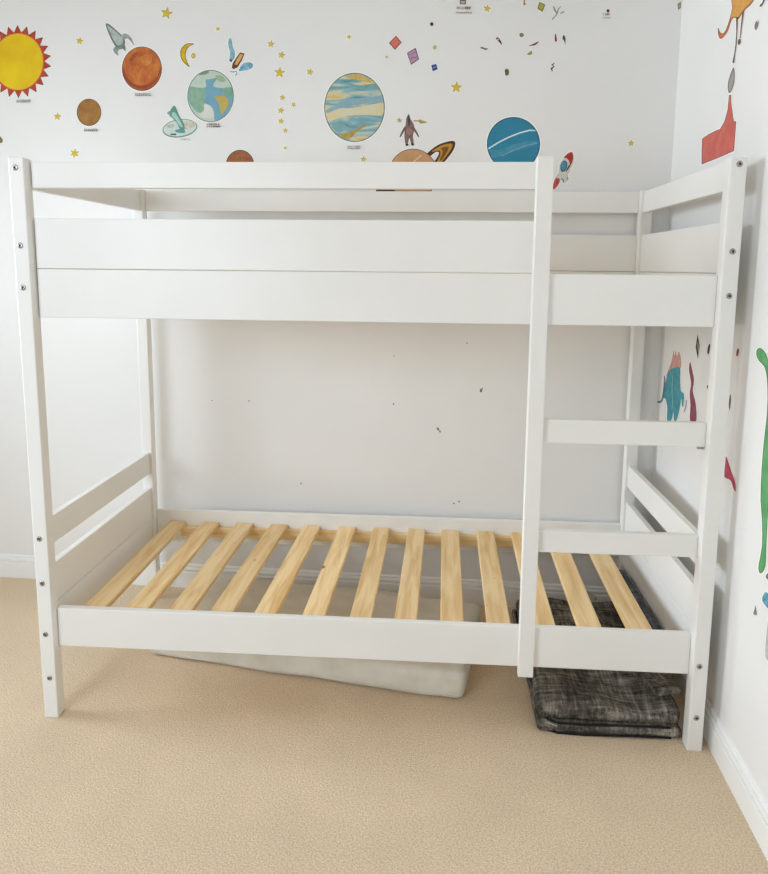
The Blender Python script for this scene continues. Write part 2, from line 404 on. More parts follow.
# --- earth
cx, cy, rx, ry = 210.6, 96, 23.3, 26.2
def inside(p, s=.965):   # clip a blob to the planet's disc
    out = []
    for x, y in p:
        d = math.hypot((x-cx)/rx, (y-cy)/ry)
        out.append((x, y) if d <= s else (cx+(x-cx)*s/d, cy+(y-cy)*s/d))
    return out
sticker('planet_sticker', 'blue and green earth-like globe sticker above the bunk bed', [
    (ell(cx, cy, rx, ry), V('6b8480')), (ell(cx, cy, rx*.96, ry*.965), V('c9d0c4', 'b5c9bd', 25)),
    (inside(smooth([(189, 87), (197, 87.5), (206, 87), (205.5, 80), (210, 79), (217, 78), (214, 83), (214, 87), (224, 88), (234, 88), (234, 98), (228, 112), (222, 119), (215, 120.5), (214, 112), (211, 107), (204, 103), (196, 104), (189, 100)], 3)), V('78a9b6', '6d9fba', 22)),
    (inside(smooth([(188, 88), (196, 87.8), (204, 88.5), (205.5, 96), (204, 102), (206, 108), (200, 113), (194, 109), (188, 100)], 3)), V('7da790', '94b59c', 50)),
    (inside(smooth([(197.5, 74.5), (202, 71), (208, 70.6), (208.5, 73), (203, 75)], 3)), V('7d9478')),
    (inside(smooth([(215.5, 76), (221, 75.5), (226, 80), (223, 82), (217, 80)], 3)), V('91a984', 'a3b795', 60)),
    (inside(smooth([(222, 88.5), (234, 88), (234, 98), (227, 96), (221.5, 93)], 3)), V('6f9f8c', '83ad98', 60)),
    (inside(smooth([(215, 97), (221, 95.5), (227, 97.5), (229, 103), (226, 109), (222.5, 114), (219.5, 110), (219, 104)], 3)), V('c6a850', 'b3a765', 40)),
    (inside(smooth([(204, 104), (210, 105.5), (213, 110), (213.5, 117.5), (206, 118), (200, 115.5), (204, 110)], 3)), V('cfd3c9', 'd9dad0', 30))], border=.9)
caption('dark red printed caption under the blue and green globe', 213, 125.3, 12.5, 4.6, '6a3530', 2)
# --- lander on a dish
sticker('saucer_sticker', 'green grey flying saucer sticker with a pointed tower below the globe', [
    (ell(179.8, 128.3, 17.6, 9.2, rot=-8), V('6c8c86'), 'b'), (ell(179.8, 128, 16.5, 8.1, rot=-8), V('c3d2cb', 'd3dcd5', 60)),
    (ell(187.5, 125.2, 8, 3.9, rot=-14), V('bfb49a', 'cfd2c6', 90)),
    (ell(170, 126, 4, 1.8, rot=-8), V('97a79b', 'c3cdc2', 150)),
    (smooth([(169.5, 116), (170.5, 110), (173.6, 105.8), (175.8, 107), (179, 115), (184, 124), (184.5, 129.5), (180, 129), (176.5, 122.5), (171, 117)], 3), V('64918a'), 'b'),
    (smooth([(171.5, 115.5), (173, 112), (175.5, 113), (180, 121), (182.8, 127), (179.8, 126), (175, 119)], 3), V('aed2c7', '9cc6bb', 70)),
    (smooth([(167.5, 112), (169.8, 111), (170, 114.5), (167, 113.8)], 2), V('7fa39c'), 'b'),
    (smooth([(175, 130.5), (180, 128.8), (185, 130.5), (184, 133), (177, 132.5)], 2), V('5b9a9c')),
    (stroke([(170.5, 134.3), (176, 134.3)], 1.3), V('2e3331'))], border=.8)
caption('tiny blue grey caption under the flying saucer', 185, 139.4, 9, 1.8, 'a3b2b6')
sticker('planet_sticker', 'dark red brown planet sticker half hidden behind the top rail', [
    (ell(240, 165, 14.2, 15.2), V('4a2415')), (ell(240, 165, 13.4, 14.4), V('8d4f2a', 'a5663a', 60))], border=.6)
# --- star column
for a in ((271, 44, 4.2, 10, 'topmost small star above the column of stars'), (281.6, 55, 4.4, 12, 'second star down in the column right of the globe'),
          (279.6, 72.6, 6, 5, 'largest star in the column right of the globe'), (310, 72, 4.1, 15, 'lone yellow star between the star column and banded planet'),
          (282.4, 97.6, 3.6, 10, 'yellow star below the large gap in the star column'), (293.5, 104.7, 3.2, 40, 'small star set to the right of the star column'),
          (280.8, 110.6, 3.8, 8, 'lower star in the column, left of its small neighbour'), (281, 121.2, 3.7, 14, 'third star from the bottom of the star column'),
          (285.3, 130.6, 3.1, 5, 'second star from the bottom of the star column'), (285.2, 148, 2.4, 5, 'tiny lowest star of the column just above the rail'),
          (349, 37, 2.8, 12, 'tiny star above the blue and cream banded planet'), (363.5, 159.3, 3.6, 5, 'small star just above the top rail under the banded planet'),
          (456.4, 87.4, 6.2, 3, 'bright yellow star right of the blue square sticker'), (487.2, 8.5, 4.3, 12, 'yellow star at the top edge right of the red caption'),
          (631, 143.3, 3.9, 3, 'lone yellow star near the right corner above the bed')): star_sticker(*a)
sticker('dot_sticker', 'faint cream dot sticker above right of the banded planet', [(ell(386.8, 57, 1.5), V('c9bf9f'))], border=.3)
# --- banded planet
cx, cy, rx, ry = 354.5, 107.4, 30.3, 34.6
sticker('planet_sticker', 'largest planet sticker with teal, blue and cream bands', [
    (ell(cx, cy, rx, ry, 56), V('4c5f50')), (ell(cx, cy, rx*.972, ry*.976, 56), M['banded']),
    (inside(smooth([(346, 77), (356, 74), (368, 78), (374, 83), (362, 81)], 3)), V('c3a552', 'd0b76c', 60)),
    (inside(smooth([(325, 112), (334, 109), (352, 108), (385, 103), (385, 115), (362, 115), (340, 117), (328, 122)], 4)), V('dccb94', 'd5d0b8', 22)),
    (inside(smooth([(346, 101), (362, 98), (385, 97), (385, 101), (366, 103.5), (342, 107.5), (328, 113), (328, 109)], 4)), V('85a7b8', '93b1b5', 30)),
    (inside(smooth([(346, 82.5), (360, 85.5), (376, 83.5), (381, 89), (366, 89.5), (354, 86.5)], 4)), V('6b9aa0', '7fa9a8', 40)),
    (inside(smooth([(331, 124), (340, 123.5), (348, 127.5), (341, 132), (334, 129.5)], 4)), V('75a2a5', '86acae', 40)),
    (smooth([(331, 96), (334, 94.6), (337, 96.5), (335, 98.6), (332, 98.3)], 3), V('d2bd6f')),
    (inside(smooth([(337, 135), (346, 133), (356, 129), (364.5, 124.8), (365.5, 126), (356, 132), (352, 137), (343, 139)], 4)), V('a78d3e', 'b49f55', 60))], border=1.2)
caption('tiny grey printed caption under the banded planet', 353.5, 147.3, 12, 3.8, '96968f', 2)
# --- diamonds and the small pieces around them
sticker('diamond_sticker', 'red diamond sticker, leftmost of the three square pieces', [([(396, 35.6), (401.8, 42.4), (395, 50), (388.9, 43)], V('8f3e37')), ([(395.9, 37), (400.6, 42.4), (395, 48.5), (390.2, 43)], V('d0655a', 'd98673', 200))], border=.8)
sticker('diamond_sticker', 'purple diamond sticker with faint script between red and blue ones', [([(415.7, 47.6), (419.3, 59.2), (411, 65), (406.8, 53)], V('6f5570')), ([(415, 49.2), (418.2, 58.7), (411.3, 63.4), (408, 53.3)], V('b48ba6', 'c49db5', 200)), (stroke([(409.5, 55), (416, 51.8)], .6), V('7f5f7c')), (stroke([(410.5, 59), (413, 57), (414.5, 58), (417, 56.5)], .7), V('5b4a86'))], border=.7)
sticker('square_sticker', 'small dark blue square sticker below the purple diamond', [([(431.2, 65.2), (436.2, 63.8), (437.8, 69.2), (432.7, 71.4)], V('2c3f7c', '3f5695', 200)), (stroke([(432.8, 68.4), (435.5, 66.6)], .6), V('a9b3d0'))], border=.7)
sticker('dot_sticker', 'dark round dot sticker above the purple diamond', [(ell(431.7, 24.1, 1.8, 1.9), V('3c2a35'))], border=.8)
sticker('dot_sticker', 'small yellow green dot sticker above the blue square', [(ell(434.7, 47.4, 1.9, 2.3, rot=20), V('b3aa63', 'c3bb7c', 100))], border=.5)
# --- top captions
caption('dark red printed caption at the top edge of the wall', 463.5, 8, 13.5, 4, '7c4540')
caption('thin grey script caption under the dark red one', 463, 12.7, 14.5, 2, '7b7f78')
sticker('badge_sticker', 'small grey square badge cut off by the top edge', [([(459.8, -4), (466, -4), (466, 4.4), (459.8, 4.4)], V('6e6456')), ([(461, 1), (464.8, 1), (464.8, 3.4), (461, 3.4)], V('b9b2a4')), ([(461, -3), (464.8, -3), (464.8, -.4), (461, -.4)], V('a99f90'))], border=.4)
caption('small red printed caption at the upper right of the back wall', 606.5, 14.3, 7, 3, '8c3b35')
sticker('dot_sticker', 'dark red dot on the upper right caption', [(ell(608, 10.8, 1.6), V('6b2522'))], border=.4)
caption('grey script line below the small red caption', 606, 18, 6.5, 1.6, '8b8a83')
# --- small pieces
P_ = lambda name, label, pts, c, c2=None, b=.7, s=3: sticker(name, label, [(smooth(pts, s) if s else pts, V(c, c2, 120) if c2 else V(c))], border=b)
P_('bottle_sticker', 'tiny orange brown bottle shape at the top edge', [(523, -2), (525.6, -2), (525, 2), (526, 5), (522.8, 5), (523.7, 2)], 'a27a3c', 'b99551', .5, 0)
sticker('card_sticker', 'olive green card sticker near the top edge', [([(539.5, 1.8), (545.4, 4.6), (542.6, 12), (537.2, 8.6)], V('7b7a33')), ([(540, 3.2), (544, 5.2), (542, 10.3), (538.5, 8.2)], V('a09e4c', 'b3ac56', 200))], border=.6)
sticker('twig_sticker', 'pale green forked twig sticker near the top edge', [
    (stroke([(552, 19.5), (555, 16.5), (557, 13.5), (558.5, 9), (561, 6)], [1.8, 1.5, 1.8, 1.3, 1]), V('8b9d90', '9fada0', 100), 'b'),
    (stroke([(553.3, 6), (554.5, 9.5), (556.5, 13)], [1, 1.8, 1]), V('7a8c80'), 'b'), (stroke([(560, 13.7), (564.3, 11.5)], [.9, 1.5]), V('84907f'), 'b')], border=.6)
P_('seed_sticker', 'round grey green seed shape sticker on the upper wall', [(519.2, 34.5), (521.5, 32.7), (523.8, 34.2), (523.3, 36.6), (520.5, 37)], '6f705c', '8a8a72')
P_('feather_sticker', 'long dark red feather shape below the olive card', [(528.2, 45.7), (533, 44), (538.6, 41.2), (537, 43.8), (533.5, 45.6)], '6b2c33', None, .6)
P_('leaf_sticker', 'small olive leaf shape under the dark red feather', [(526.7, 54.6), (529, 52.3), (531.6, 50.8), (532, 53.8), (530, 55)], '8a8a4b', 'a3a35f', .5)
P_('stick_sticker', 'short upright red stick shape at the upper wall', [(555, 34.3), (556, 34.3), (557, 41), (554.9, 41)], '7b2f33', None, .6)
P_('bird_sticker', 'small dark bird shape right of the red stick', [(563.4, 35), (565, 36.5), (565.6, 40), (565, 45), (564.2, 41), (562.4, 38.5)], '4a524d', None, .5)
sticker('branch_sticker', 'tiny black jagged branch shape on the upper wall', [(stroke([(554.5, 63), (552, 65), (554, 66.5), (551.5, 68.5), (552.2, 71.5)], [.8, 2, 1.2, 2, .8]), V('3c2f30'))], border=.5)
P_('acorn_sticker', 'dark olive acorn shape left of the jagged branch', [(505, 69.5), (507.5, 68.7), (509.2, 71.5), (508.3, 75), (505.6, 75.5), (504.8, 72.5)], '565a37', '77784e', .6)
sticker('key_sticker', 'small dark red pin shape pointing down to the right', [(smooth([(495.8, 38.5), (498, 37.3), (500.5, 40.2), (502.3, 45), (499, 42)], 3), V('5b2026')), (ell(498, 39.6, 1, 1), V('cfc2bd'))], border=.6)
P_('fish_sticker', 'tiny grey fish shape left of the red pin', [(480.2, 48), (482, 46.8), (484.5, 48), (488, 48.6), (486, 50), (483, 49)], '4d5052', None, .5)
# --- astronaut-like figure
sticker('astronaut_sticker', 'small brown astronaut figure sticker standing above the ringed planet', [
    (smooth([(405.6, 124), (406.3, 118), (408.6, 114.8), (410.5, 119), (413.4, 123.5), (414.5, 129), (413, 136), (413.7, 142), (411.5, 145.5), (409.5, 138), (408, 143), (406, 145), (404.5, 139), (404.6, 131)], 3), V('6f5a56', '8f716a', 120), 'b'),
    (stroke([(405.5, 127), (402, 133), (400, 137)], [2.4, 2, 1.4]), V('6a5957'), 'b'), (stroke([(412.6, 127), (416, 132), (418.8, 137)], [2.4, 2, 1.4]), V('6a5957'), 'b'),
    (smooth([(407.6, 117), (408.8, 114), (410, 118), (409.5, 126), (408.2, 124)], 3), V('3c4543')), 
    (smooth([(406.5, 129), (412, 129), (411.5, 134.5), (407, 134.5)], 3), V('9c7670')),
    (ell(407, 144.8, 1.6, 1.2), V('2f3031'), 'b'), (ell(412.6, 144.3, 1.5, 1.3), V('2f3031'), 'b')], border=.6)
sticker('flower_sticker', 'tiny gold blossom shape at the left hand of the astronaut', [(star(399.3, 120.3, 3.2, 10, 5), V('a2924f', 'c1ae6a', 100))], border=.4)
sticker('arrow_sticker', 'tiny gold arrow shape right of the astronaut head', [([(413.5, 120.2), (418.5, 120.3), (419.8, 119.3), (428, 122.5), (420, 123.8), (418.5, 121.6), (413.5, 121.5)], V('9d8846', 'b6a05c', 100))], border=.4)
# --- ringed planet
cx, cy = 413, 174.2
sticker('planet_sticker', 'tan ringed planet sticker partly hidden behind the top rail', [
    (smooth([(424, 157), (432, 149), (441, 143.5), (452, 140.8), (455.3, 143), (453.5, 150), (447, 159), (438, 169), (425, 180), (405, 190.5), (386, 195), (376, 192), (380, 183), (390, 175), (391, 179), (388, 184), (396, 184), (412, 178), (428, 168), (436, 159), (439, 153), (436, 152), (430, 156.5), (426, 160)], 4), V('4c3117'), 'b'),
    (smooth([(432, 151.2), (441, 145.6), (450, 143.5), (452.6, 145), (450, 151), (444, 159), (439.5, 164), (437, 162), (440.5, 154), (439, 150.5), (434, 151.5)], 3), V('b5833a', 'c08a32', 50)),
    (smooth([(441, 148.2), (447, 146.5), (448.8, 148), (446, 153.5), (441.5, 160.5), (440, 159), (443, 152)], 3), V('7a4e1f')),
    (ell(cx, cy, 24.6, 25.6, 48), V('6d4d2c'), 'b'), (ell(cx, cy, 23.8, 24.9, 48), V('bd8f63', 'c89d72', 20)),
    (stroke([(411, 164), (421.5, 155.3)], 1.3), V('dcc39b'))], border=1)
# --- blue planet
cx, cy, rx, ry = 513.5, 144, 26.6, 27
sticker('planet_sticker', 'deep blue planet sticker with a white stripe beside the ladder post', [
    (ell(cx, cy, rx, ry, 48), V('1c4a5c')), (ell(cx, cy, rx*.965, ry*.965, 48), V('2f7f9c', '2f86a3', 16, (1, 1, 4))),
    (inside(smooth([(489, 150), (500, 150), (515, 144), (532, 141), (538, 143), (530, 147), (512, 152), (498, 157), (490, 158)], 4), .94), V('3d86a2', '4e93ab', 40)),
    (inside(stroke([(488, 148.8), (497, 143.3), (508, 137.5), (520, 132.8), (530, 130.2), (538, 129)], 1.4), .96), V('d7e6ec')),
    (inside(stroke([(502, 156), (515, 149.5), (526, 145.5), (537, 143)], .6), .95), V('7fb0c2'))], border=1.3)
# --- red rocket
sticker('rocket_sticker', 'red and white rocket sticker with blue porthole beside the ladder post', [
    (smooth([(563.5, 158), (567, 153.8), (572, 151.6), (574, 156), (573.5, 162), (571, 169), (568, 175), (568.5, 180), (564.5, 183), (561.5, 180.5), (557.5, 180), (555.5, 177), (559, 172), (559.5, 165)], 4), V('c7c5bb', 'd8d6cc', 90), 'b'),
    (smooth([(564, 157.7), (567.5, 153.8), (572, 152.2), (573.2, 157), (572.5, 161.5), (570.2, 165.5), (569, 161), (566.5, 158.3)], 3), V('b93a31', 'a5302b', 60)),
    (smooth([(568.8, 165), (570.3, 166), (567, 171), (565.5, 172)], 2), V('5d3f38')),
    (ell(563.8, 166.2, 3.4, 5.8, rot=14), V('346d80'), 'b'), (ell(563.6, 165.8, 2.3, 4.2, rot=14), V('5f9db1', '3f7f97', 200)),
    (smooth([(556, 178), (560, 179.5), (558.5, 184.5), (555.2, 188.6), (553, 189), (553.5, 183)], 3), V('b2433c', 'c96258', 90), 'b'),
    (stroke([(561.5, 178.5), (563.5, 180.5), (563, 182.5)], 1.1), V('6a6a62')), (stroke([(567.3, 177), (567.8, 179.5)], .9), V('6a6a62'))], border=1)
sticker('card_sticker', 'olive card sticker at the top of the room corner', [([(677.5, 4), (681, 1.5), (680.8, 8), (678, 10)], V('85825c')), ([(678.6, 5), (680, 4), (679.8, 7), (678.7, 8)], V('b5b08a'))], border=.3)
# --- right wall stickers
R = dict(right=True)
sticker('dinosaur_sticker', 'orange long-tailed animal sticker high on the right wall', [
    (smooth([(733, -3), (753.5, -3), (751.5, 4), (746, 9), (742.5, 13), (739.5, 18), (737, 20), (736, 18.3), (733.5, 18), (731, 22), (727.5, 32), (722, 38.5), (719, 37.6), (717.7, 31), (718.3, 27.5), (720.3, 32.5), (723.3, 33), (726, 29), (729.5, 19), (732, 8)], 3), V('9c5a2a'), 'b'),
    (smooth([(734, -3), (752, -3), (750, 3), (744.5, 8.5), (741, 13), (738, 17), (733.5, 16.5), (731, 17.5), (732.5, 8)], 3), V('cf9440', 'dba24e', 40)),
    (smooth([(730, 21), (727, 31), (722, 37), (719.3, 36.3), (719.5, 33.5), (723.5, 34), (727, 29)], 3), V('bf5a2c', 'cf7038', 60)),
    (stroke([(737, 17), (736.8, 32), (736, 45), (734.5, 55), (733.2, 63)], [2, 1.2, 1.2, 1.2, 2]), V('5d4638'), 'b'),
    (stroke([(743.3, 11), (741.5, 25), (740, 38)], [2, 1.3, 1]), V('7d5540'), 'b'), (ell(739.2, 41.8, 1.5, 3.2, rot=8), V('6b5148'), 'b')], border=.7, **R)
sticker('leaf_sticker', 'slender grey leaf sticker between the orange animal and red shape', [
    (smooth([(733.5, 67.3), (734.9, 74), (734, 84), (730.5, 92.5), (728.2, 91.5), (727.8, 84), (730, 75)], 4), V('6f6762')), (smooth([(733, 69.5), (734, 75), (733, 83.5), (730.2, 90.8), (728.9, 89), (729, 83), (731, 76)], 4), V('98908b', 'a8a09b', 60))], border=.8, **R)
vol = [(729, 94.8), (731.2, 94.8), (731.3, 103), (732.8, 114), (733.8, 121.5), (736.2, 121), (735.2, 136), (734, 151), (718, 158), (701.5, 164.6), (701.6, 151), (702, 138.5), (709, 134), (717, 130), (720, 129), (724.5, 121), (727.5, 110)]
sticker('volcano_sticker', 'red spouting block shape sticker above the right bed post', [(vol, V('7f3834')), (dilate(vol, -.6), V('c4584d', 'd0695b', 25))], border=1, **R)
P2 = lambda name, label, pts, c, c2=None, b=.6: sticker(name, label, [(smooth(pts, 3), V(c, c2, 60) if c2 else V(c))], border=b, right=True)
P2('twig_sticker', 'short dark brown twig shape at the top right corner', [(759.5, 5.5), (762, 3), (763.5, -1), (765, 0), (763, 4.5), (760.5, 7)], '57453f')
P2('mitten_sticker', 'small brown mitten shape at the top right of the wall', [(754.8, 24), (756.5, 21), (758, 22.5), (759, 18.8), (758.6, 25), (756, 30.5), (754.5, 28)], '77655c', '8b7a70')
sticker('creature_sticker', 'blue standing creature sticker with pink crest seen behind the rungs', [
    (smooth([(666, 376), (668.5, 369), (671.5, 361), (673.7, 349.5), (674.4, 356), (676, 350), (677, 356), (679, 351), (681, 359), (681, 368), (676, 371), (669, 374)], 3), V('c98f86', 'd9a79d', 60), 'b'),
    (smooth([(666.5, 378), (669, 371), (674, 367.8), (680, 368), (680.2, 380), (681, 391), (684, 394), (683.4, 406), (682, 406.5), (681.5, 398), (680, 407), (677, 419.5), (674, 420.5), (673.4, 412), (671.5, 420), (667, 420), (667.3, 408), (665.5, 399), (663, 396)], 3), V('2f8593', '4b9faa', 50), 'b'),
    (smooth([(664.2, 376), (665.2, 378), (664.8, 391), (662.5, 401), (659, 403.2), (657, 401), (661, 400), (663, 390)], 3), V('3f6f80'), 'b'),
    (stroke([(664.3, 376), (664.6, 388)], .9), V('a2566a')),
    (stroke([(686.3, 400), (685.5, 407), (684, 412)], .8), V('8a93a0')),
    (stroke([(672.5, 375), (672, 392), (673, 408)], .7), V('8fb7b4'))], border=.6, **R)
P2('scarf_sticker', 'wavy maroon ribbon sticker right of the blue creature', [(690, 361.8), (691.5, 367), (694, 380), (692.8, 391), (695.8, 404), (696.3, 421), (690, 421), (690.4, 405), (689.6, 394), (691, 383), (689, 370)], '7b2f42', '96475a')
sticker('kite_sticker', 'narrow black and tan kite shape above the maroon ribbon', [([(697.6, 334), (699.8, 346), (697.8, 359), (695.6, 347)], V('2e2724')), (smooth([(697.8, 341), (698.9, 346.5), (698.6, 353), (697.3, 347)], 2), V('a29279'))], border=.6, **R)
P2('kite_sticker', 'narrow dark shape right of the black and tan kite', [(709.8, 343.5), (710.2, 347), (708.8, 354), (707.2, 353), (708, 346.5)], '3c3430')
P2('speck_sticker', 'tiny dark speck beside the right bed post inner edge', [(707.5, 384.8), (708.6, 386.5), (707.8, 389), (706.8, 387)], '5b524d', None, .3)
P2('ladybird_sticker', 'small dark red oval sticker right of the bed post', [(738, 348.2), (739.1, 351), (737.6, 356.3), (736.2, 355), (736.8, 350)], '7c3038')
P2('speck_sticker', 'small dark upright sliver just right of the bed post', [(730.1, 394), (731, 400), (729.6, 410.5), (728.8, 404)], '4a4442', None, .4)
P2('flame_sticker', 'crimson pointed flame shape right of the bed post', [(726, 456), (729, 464), (732, 473), (735.5, 483), (735.6, 492), (733, 487.5), (730.5, 480.5), (724.8, 477.5), (724.4, 472), (725.2, 463)], 'a82f47', 'ba4258')
sn = [(757.5, 349), (761, 348.3), (765.5, 353), (768.5, 362), (770.5, 385), (770.8, 440), (770, 480), (767.5, 520), (766.2, 552), (765.5, 566), (762, 573), (759, 572), (758.7, 564), (762, 546), (762, 520), (760.6, 500), (761.5, 470), (764, 440), (766.3, 420), (767.5, 400), (767, 380), (764.5, 367), (759, 361), (756.2, 354)]
sticker('snake_sticker', 'tall green curved tail sticker at the right edge of the picture', [(smooth(sn, 2), V('2f5f3a')), (smooth(dilate(sn, -.7), 2), V('4f9a5b', '68ad70', 25))], border=1, **R)
P2('pebble_sticker', 'small grey pebble shape below the green tail', [(766.5, 574.5), (769, 573), (770, 580), (767, 579), (765.6, 577)], '77756f')
P2('fin_sticker', 'blue rounded fin shape at the right edge below the green tail', [(764.5, 593), (766, 592), (768.5, 594), (772, 601), (772, 610), (767, 607.5), (762.8, 602), (762.4, 597)], '3f88a3', '6cabc0')
P2('spike_sticker', 'tiny grey pointed shape low on the right wall', [(755.3, 605.3), (756.3, 610), (757, 614.5), (755.2, 615.2), (753.2, 613.8), (754.5, 609.5)], '625d62', '8a868a', .5)
P2('rock_sticker', 'pale grey upright shape at the right edge low on the wall', [(768.5, 618), (772, 616), (776, 640), (774, 664), (768, 661), (765.2, 655), (766, 638)], 'b5b4ad', 'c4c3bc')
# scuffs on the wall paint behind the lower bunk
for (x, y, w, h, r) in ((481, 390.5, 1.3, 2, 10), (482.5, 388.5, .6, .7, 0), (438, 429, 1, 1.8, -25), (440, 431.5, .8, 1.2, -20), (301, 483.5, .7, .9, 0),
                        (454, 503.5, .9, .7, 0), (459, 501.5, .8, 1, 30), (467, 343, .5, .9, 10), (394, 356, .6, .5, 0), (249, 401, .6, .8, 0), (212, 400.5, .7, .4, 0), (393.5, 404, .8, .9, 0)):
    s = sticker('scuff_mark', None, [(ell(x, y, w, h, 8, r), V('6d6f69'))], border=0, cat=None)
    s.parent = wall_back; s.matrix_parent_inverse = (Matrix.Translation(RO) @ Matrix.Rotation(WR, 4, 'Z')).inverted()

# ------------------------------------------------------------------ bunk bed
L, D, H = 2.0, .830, 1.6974
PW, PD = .0437, .0417
RY0, RY1 = .0275, .0495                    # front rails: set back from the faces of the posts
BY0, BY1 = .8135, .8335            # back rails
bed = empty('bunk_bed', (0, 0, 0))
tag(bed, 'white painted wooden bunk bed with bare pine slats and ladder at the right', 'bed')
def bolt_mesh():
    bm = bmesh.new(); n = 18
    def ring(r, y, k=n): return [bm.verts.new((r*math.cos(2*math.pi*i/k), y, r*math.sin(2*math.pi*i/k))) for i in range(k)]
    rs = [ring(.0083, .0), ring(.0083, -.0012), ring(.0072, -.0024), ring(.0034, -.0028), ring(.0030, -.0010)]
    for j, (A, B) in enumerate(zip(rs, rs[1:])):
        for k in range(n):
            f = bm.faces.new((A[k], A[(k+1) % n], B[(k+1) % n], B[k])); f.material_index = 1 if j == 3 else 0; f.smooth = j < 3
    bm.faces.new(rs[-1]).material_index = 1; bm.faces.new(rs[0])
    bmesh.ops.recalc_face_normals(bm, faces=bm.faces)
    me = bpy.data.meshes.new('bolt'); bm.to_mesh(me); bm.free(); me.materials.append(M['chrome']); me.materials.append(M['dark'])
    return me
BOLT = bolt_mesh()
def post(x0, y0, bolts=(), front=True):
    lo = Vector((x0, y0, 0)); hi = Vector((x0+PW, y0+PD, H)); c = (lo+hi)/2
    bm = bmesh.new(); add_box(bm, lo-c, hi-c, .003)
    p = link('corner_post', bm, M['bed'], bed, c)
    for bx, bz in bolts:
        b = link('bolt', BOLT, None, p, (bx-c.x, -PD/2, bz-c.z)); tag(b, 'steel bolt head')
    return p
FLP = post(0, 0, [(.0205, z) for z in (1.669, 1.4537, 1.335, .5833, .4421, .2771)] + [(.0245, .1336)])
post(L-PW, 0, [(1.980, 1.679), (1.979, 1.453), (1.979, 1.335), (1.9745, .268), (1.977, .1066)])
FLP.rotation_euler.y = -.0035; FLP.location.x -= .0028
post(0, D-PD); post(L-PW, D-PD)
XA, XB = PW+.0003, L-PW-.0003
# front
box_part('side_rail', (XA, RY0, .2261), (XB, RY1, .3505), M['bed'], bed)
box_part('side_rail', (XA, RY0, 1.2485), (XB, RY1, 1.3885), M['bed'], bed)
XL, LW = 1.457, .0448
box_part('guard_rail', (XA, RY0, 1.3900), (XL+LW, RY1, 1.532), M['bed'], bed)
box_part('top_rail', (XA, RY0, 1.6165), (XL+LW*.9, RY1, 1.6885), M['bed'], bed)
box_part('ladder_post', (XL, .0035, .206), (XL+LW, RY0-.0003, 1.700), M['bed'], bed, .003)
for z0, z1 in ((.9112, .980), (.5855, .6510)):
    r = box_part('ladder_rung', (XL+.004, RY0, z0), (XB, RY1, z1), M['bed'], bed)
br = box_part('corner_bracket', (XB-.016, RY1-.014, .9112-.009), (XB-.0005, RY1-.002, .9109), M['chrome'], bed, .001)
tag(br, 'small dark metal bracket under the upper rung')
# back
box_part('side_rail', (XA, BY0, .252), (XB, BY1, .3862), M['bed'], bed)
box_part('side_rail', (XA, BY0, 1.250), (XB, BY1, 1.3940), M['bed'], bed)
box_part('guard_rail', (XA, BY0, 1.3955), (XB, BY1, 1.532), M['bed'], bed)
box_part('top_rail', (XA, BY0, 1.6151), (XB, BY1, 1.6934), M['bed'], bed)
# ends
for xa, xb in ((.0136, .0346), (L-.0346, L-.0136)):
    ya, yb = PD+.0003, D-PD-.0003
    for nm, z0, z1 in (('end_rail', .551, .638), ('end_panel', .3640, .488), ('end_panel', .226, .3628), ('end_rail', 1.6145, 1.6925), ('end_panel', 1.3955, 1.532), ('end_panel', 1.250, 1.3940)):
        box_part(nm, (xa, ya, z0), (xb, yb, z1), M['bed'], bed)
# slats and the ledgers they rest on
SX = [(.141, .070), (.2785, .071), (.420, .072), (.5565, .071), (.6945, .069), (.844, .070), (.988, .068), (1.1285, .069), (1.268, .071), (1.409, .071), (1.546, .071), (1.683, .071), (1.829, .072)]
SROT = [.013, .004, -.003, -.024, -.022, -.018, -.013, -.020, -.016, -.016, -.025, -.024, -.018]
def slat_row(ztop, sx, warp):
    y0, y1 = RY1+.003, BY0-.003
    for i, (x, w) in enumerate(sx):
        bm = bmesh.new(); add_box(bm, (-w/2, -(y1-y0)/2, -.009), (w/2, (y1-y0)/2, .009), .003)
        link('bed_slat', bm, M['pine_y'], bed, (x, (y0+y1)/2, ztop-.009), SROT[i])
    for a, b in ((RY1, RY1+.022), (BY0-.022, BY0)):
        box_part('slat_ledger', (.155, a+(.0002 if a < .3 else 0), ztop-.060), (XB-.06, b-(.0002 if a > .3 else 0), ztop-.0185), M['pine_x'], bed, .0015)
slat_row(.341, SX, 1)
slat_row(1.351, SX, 0)

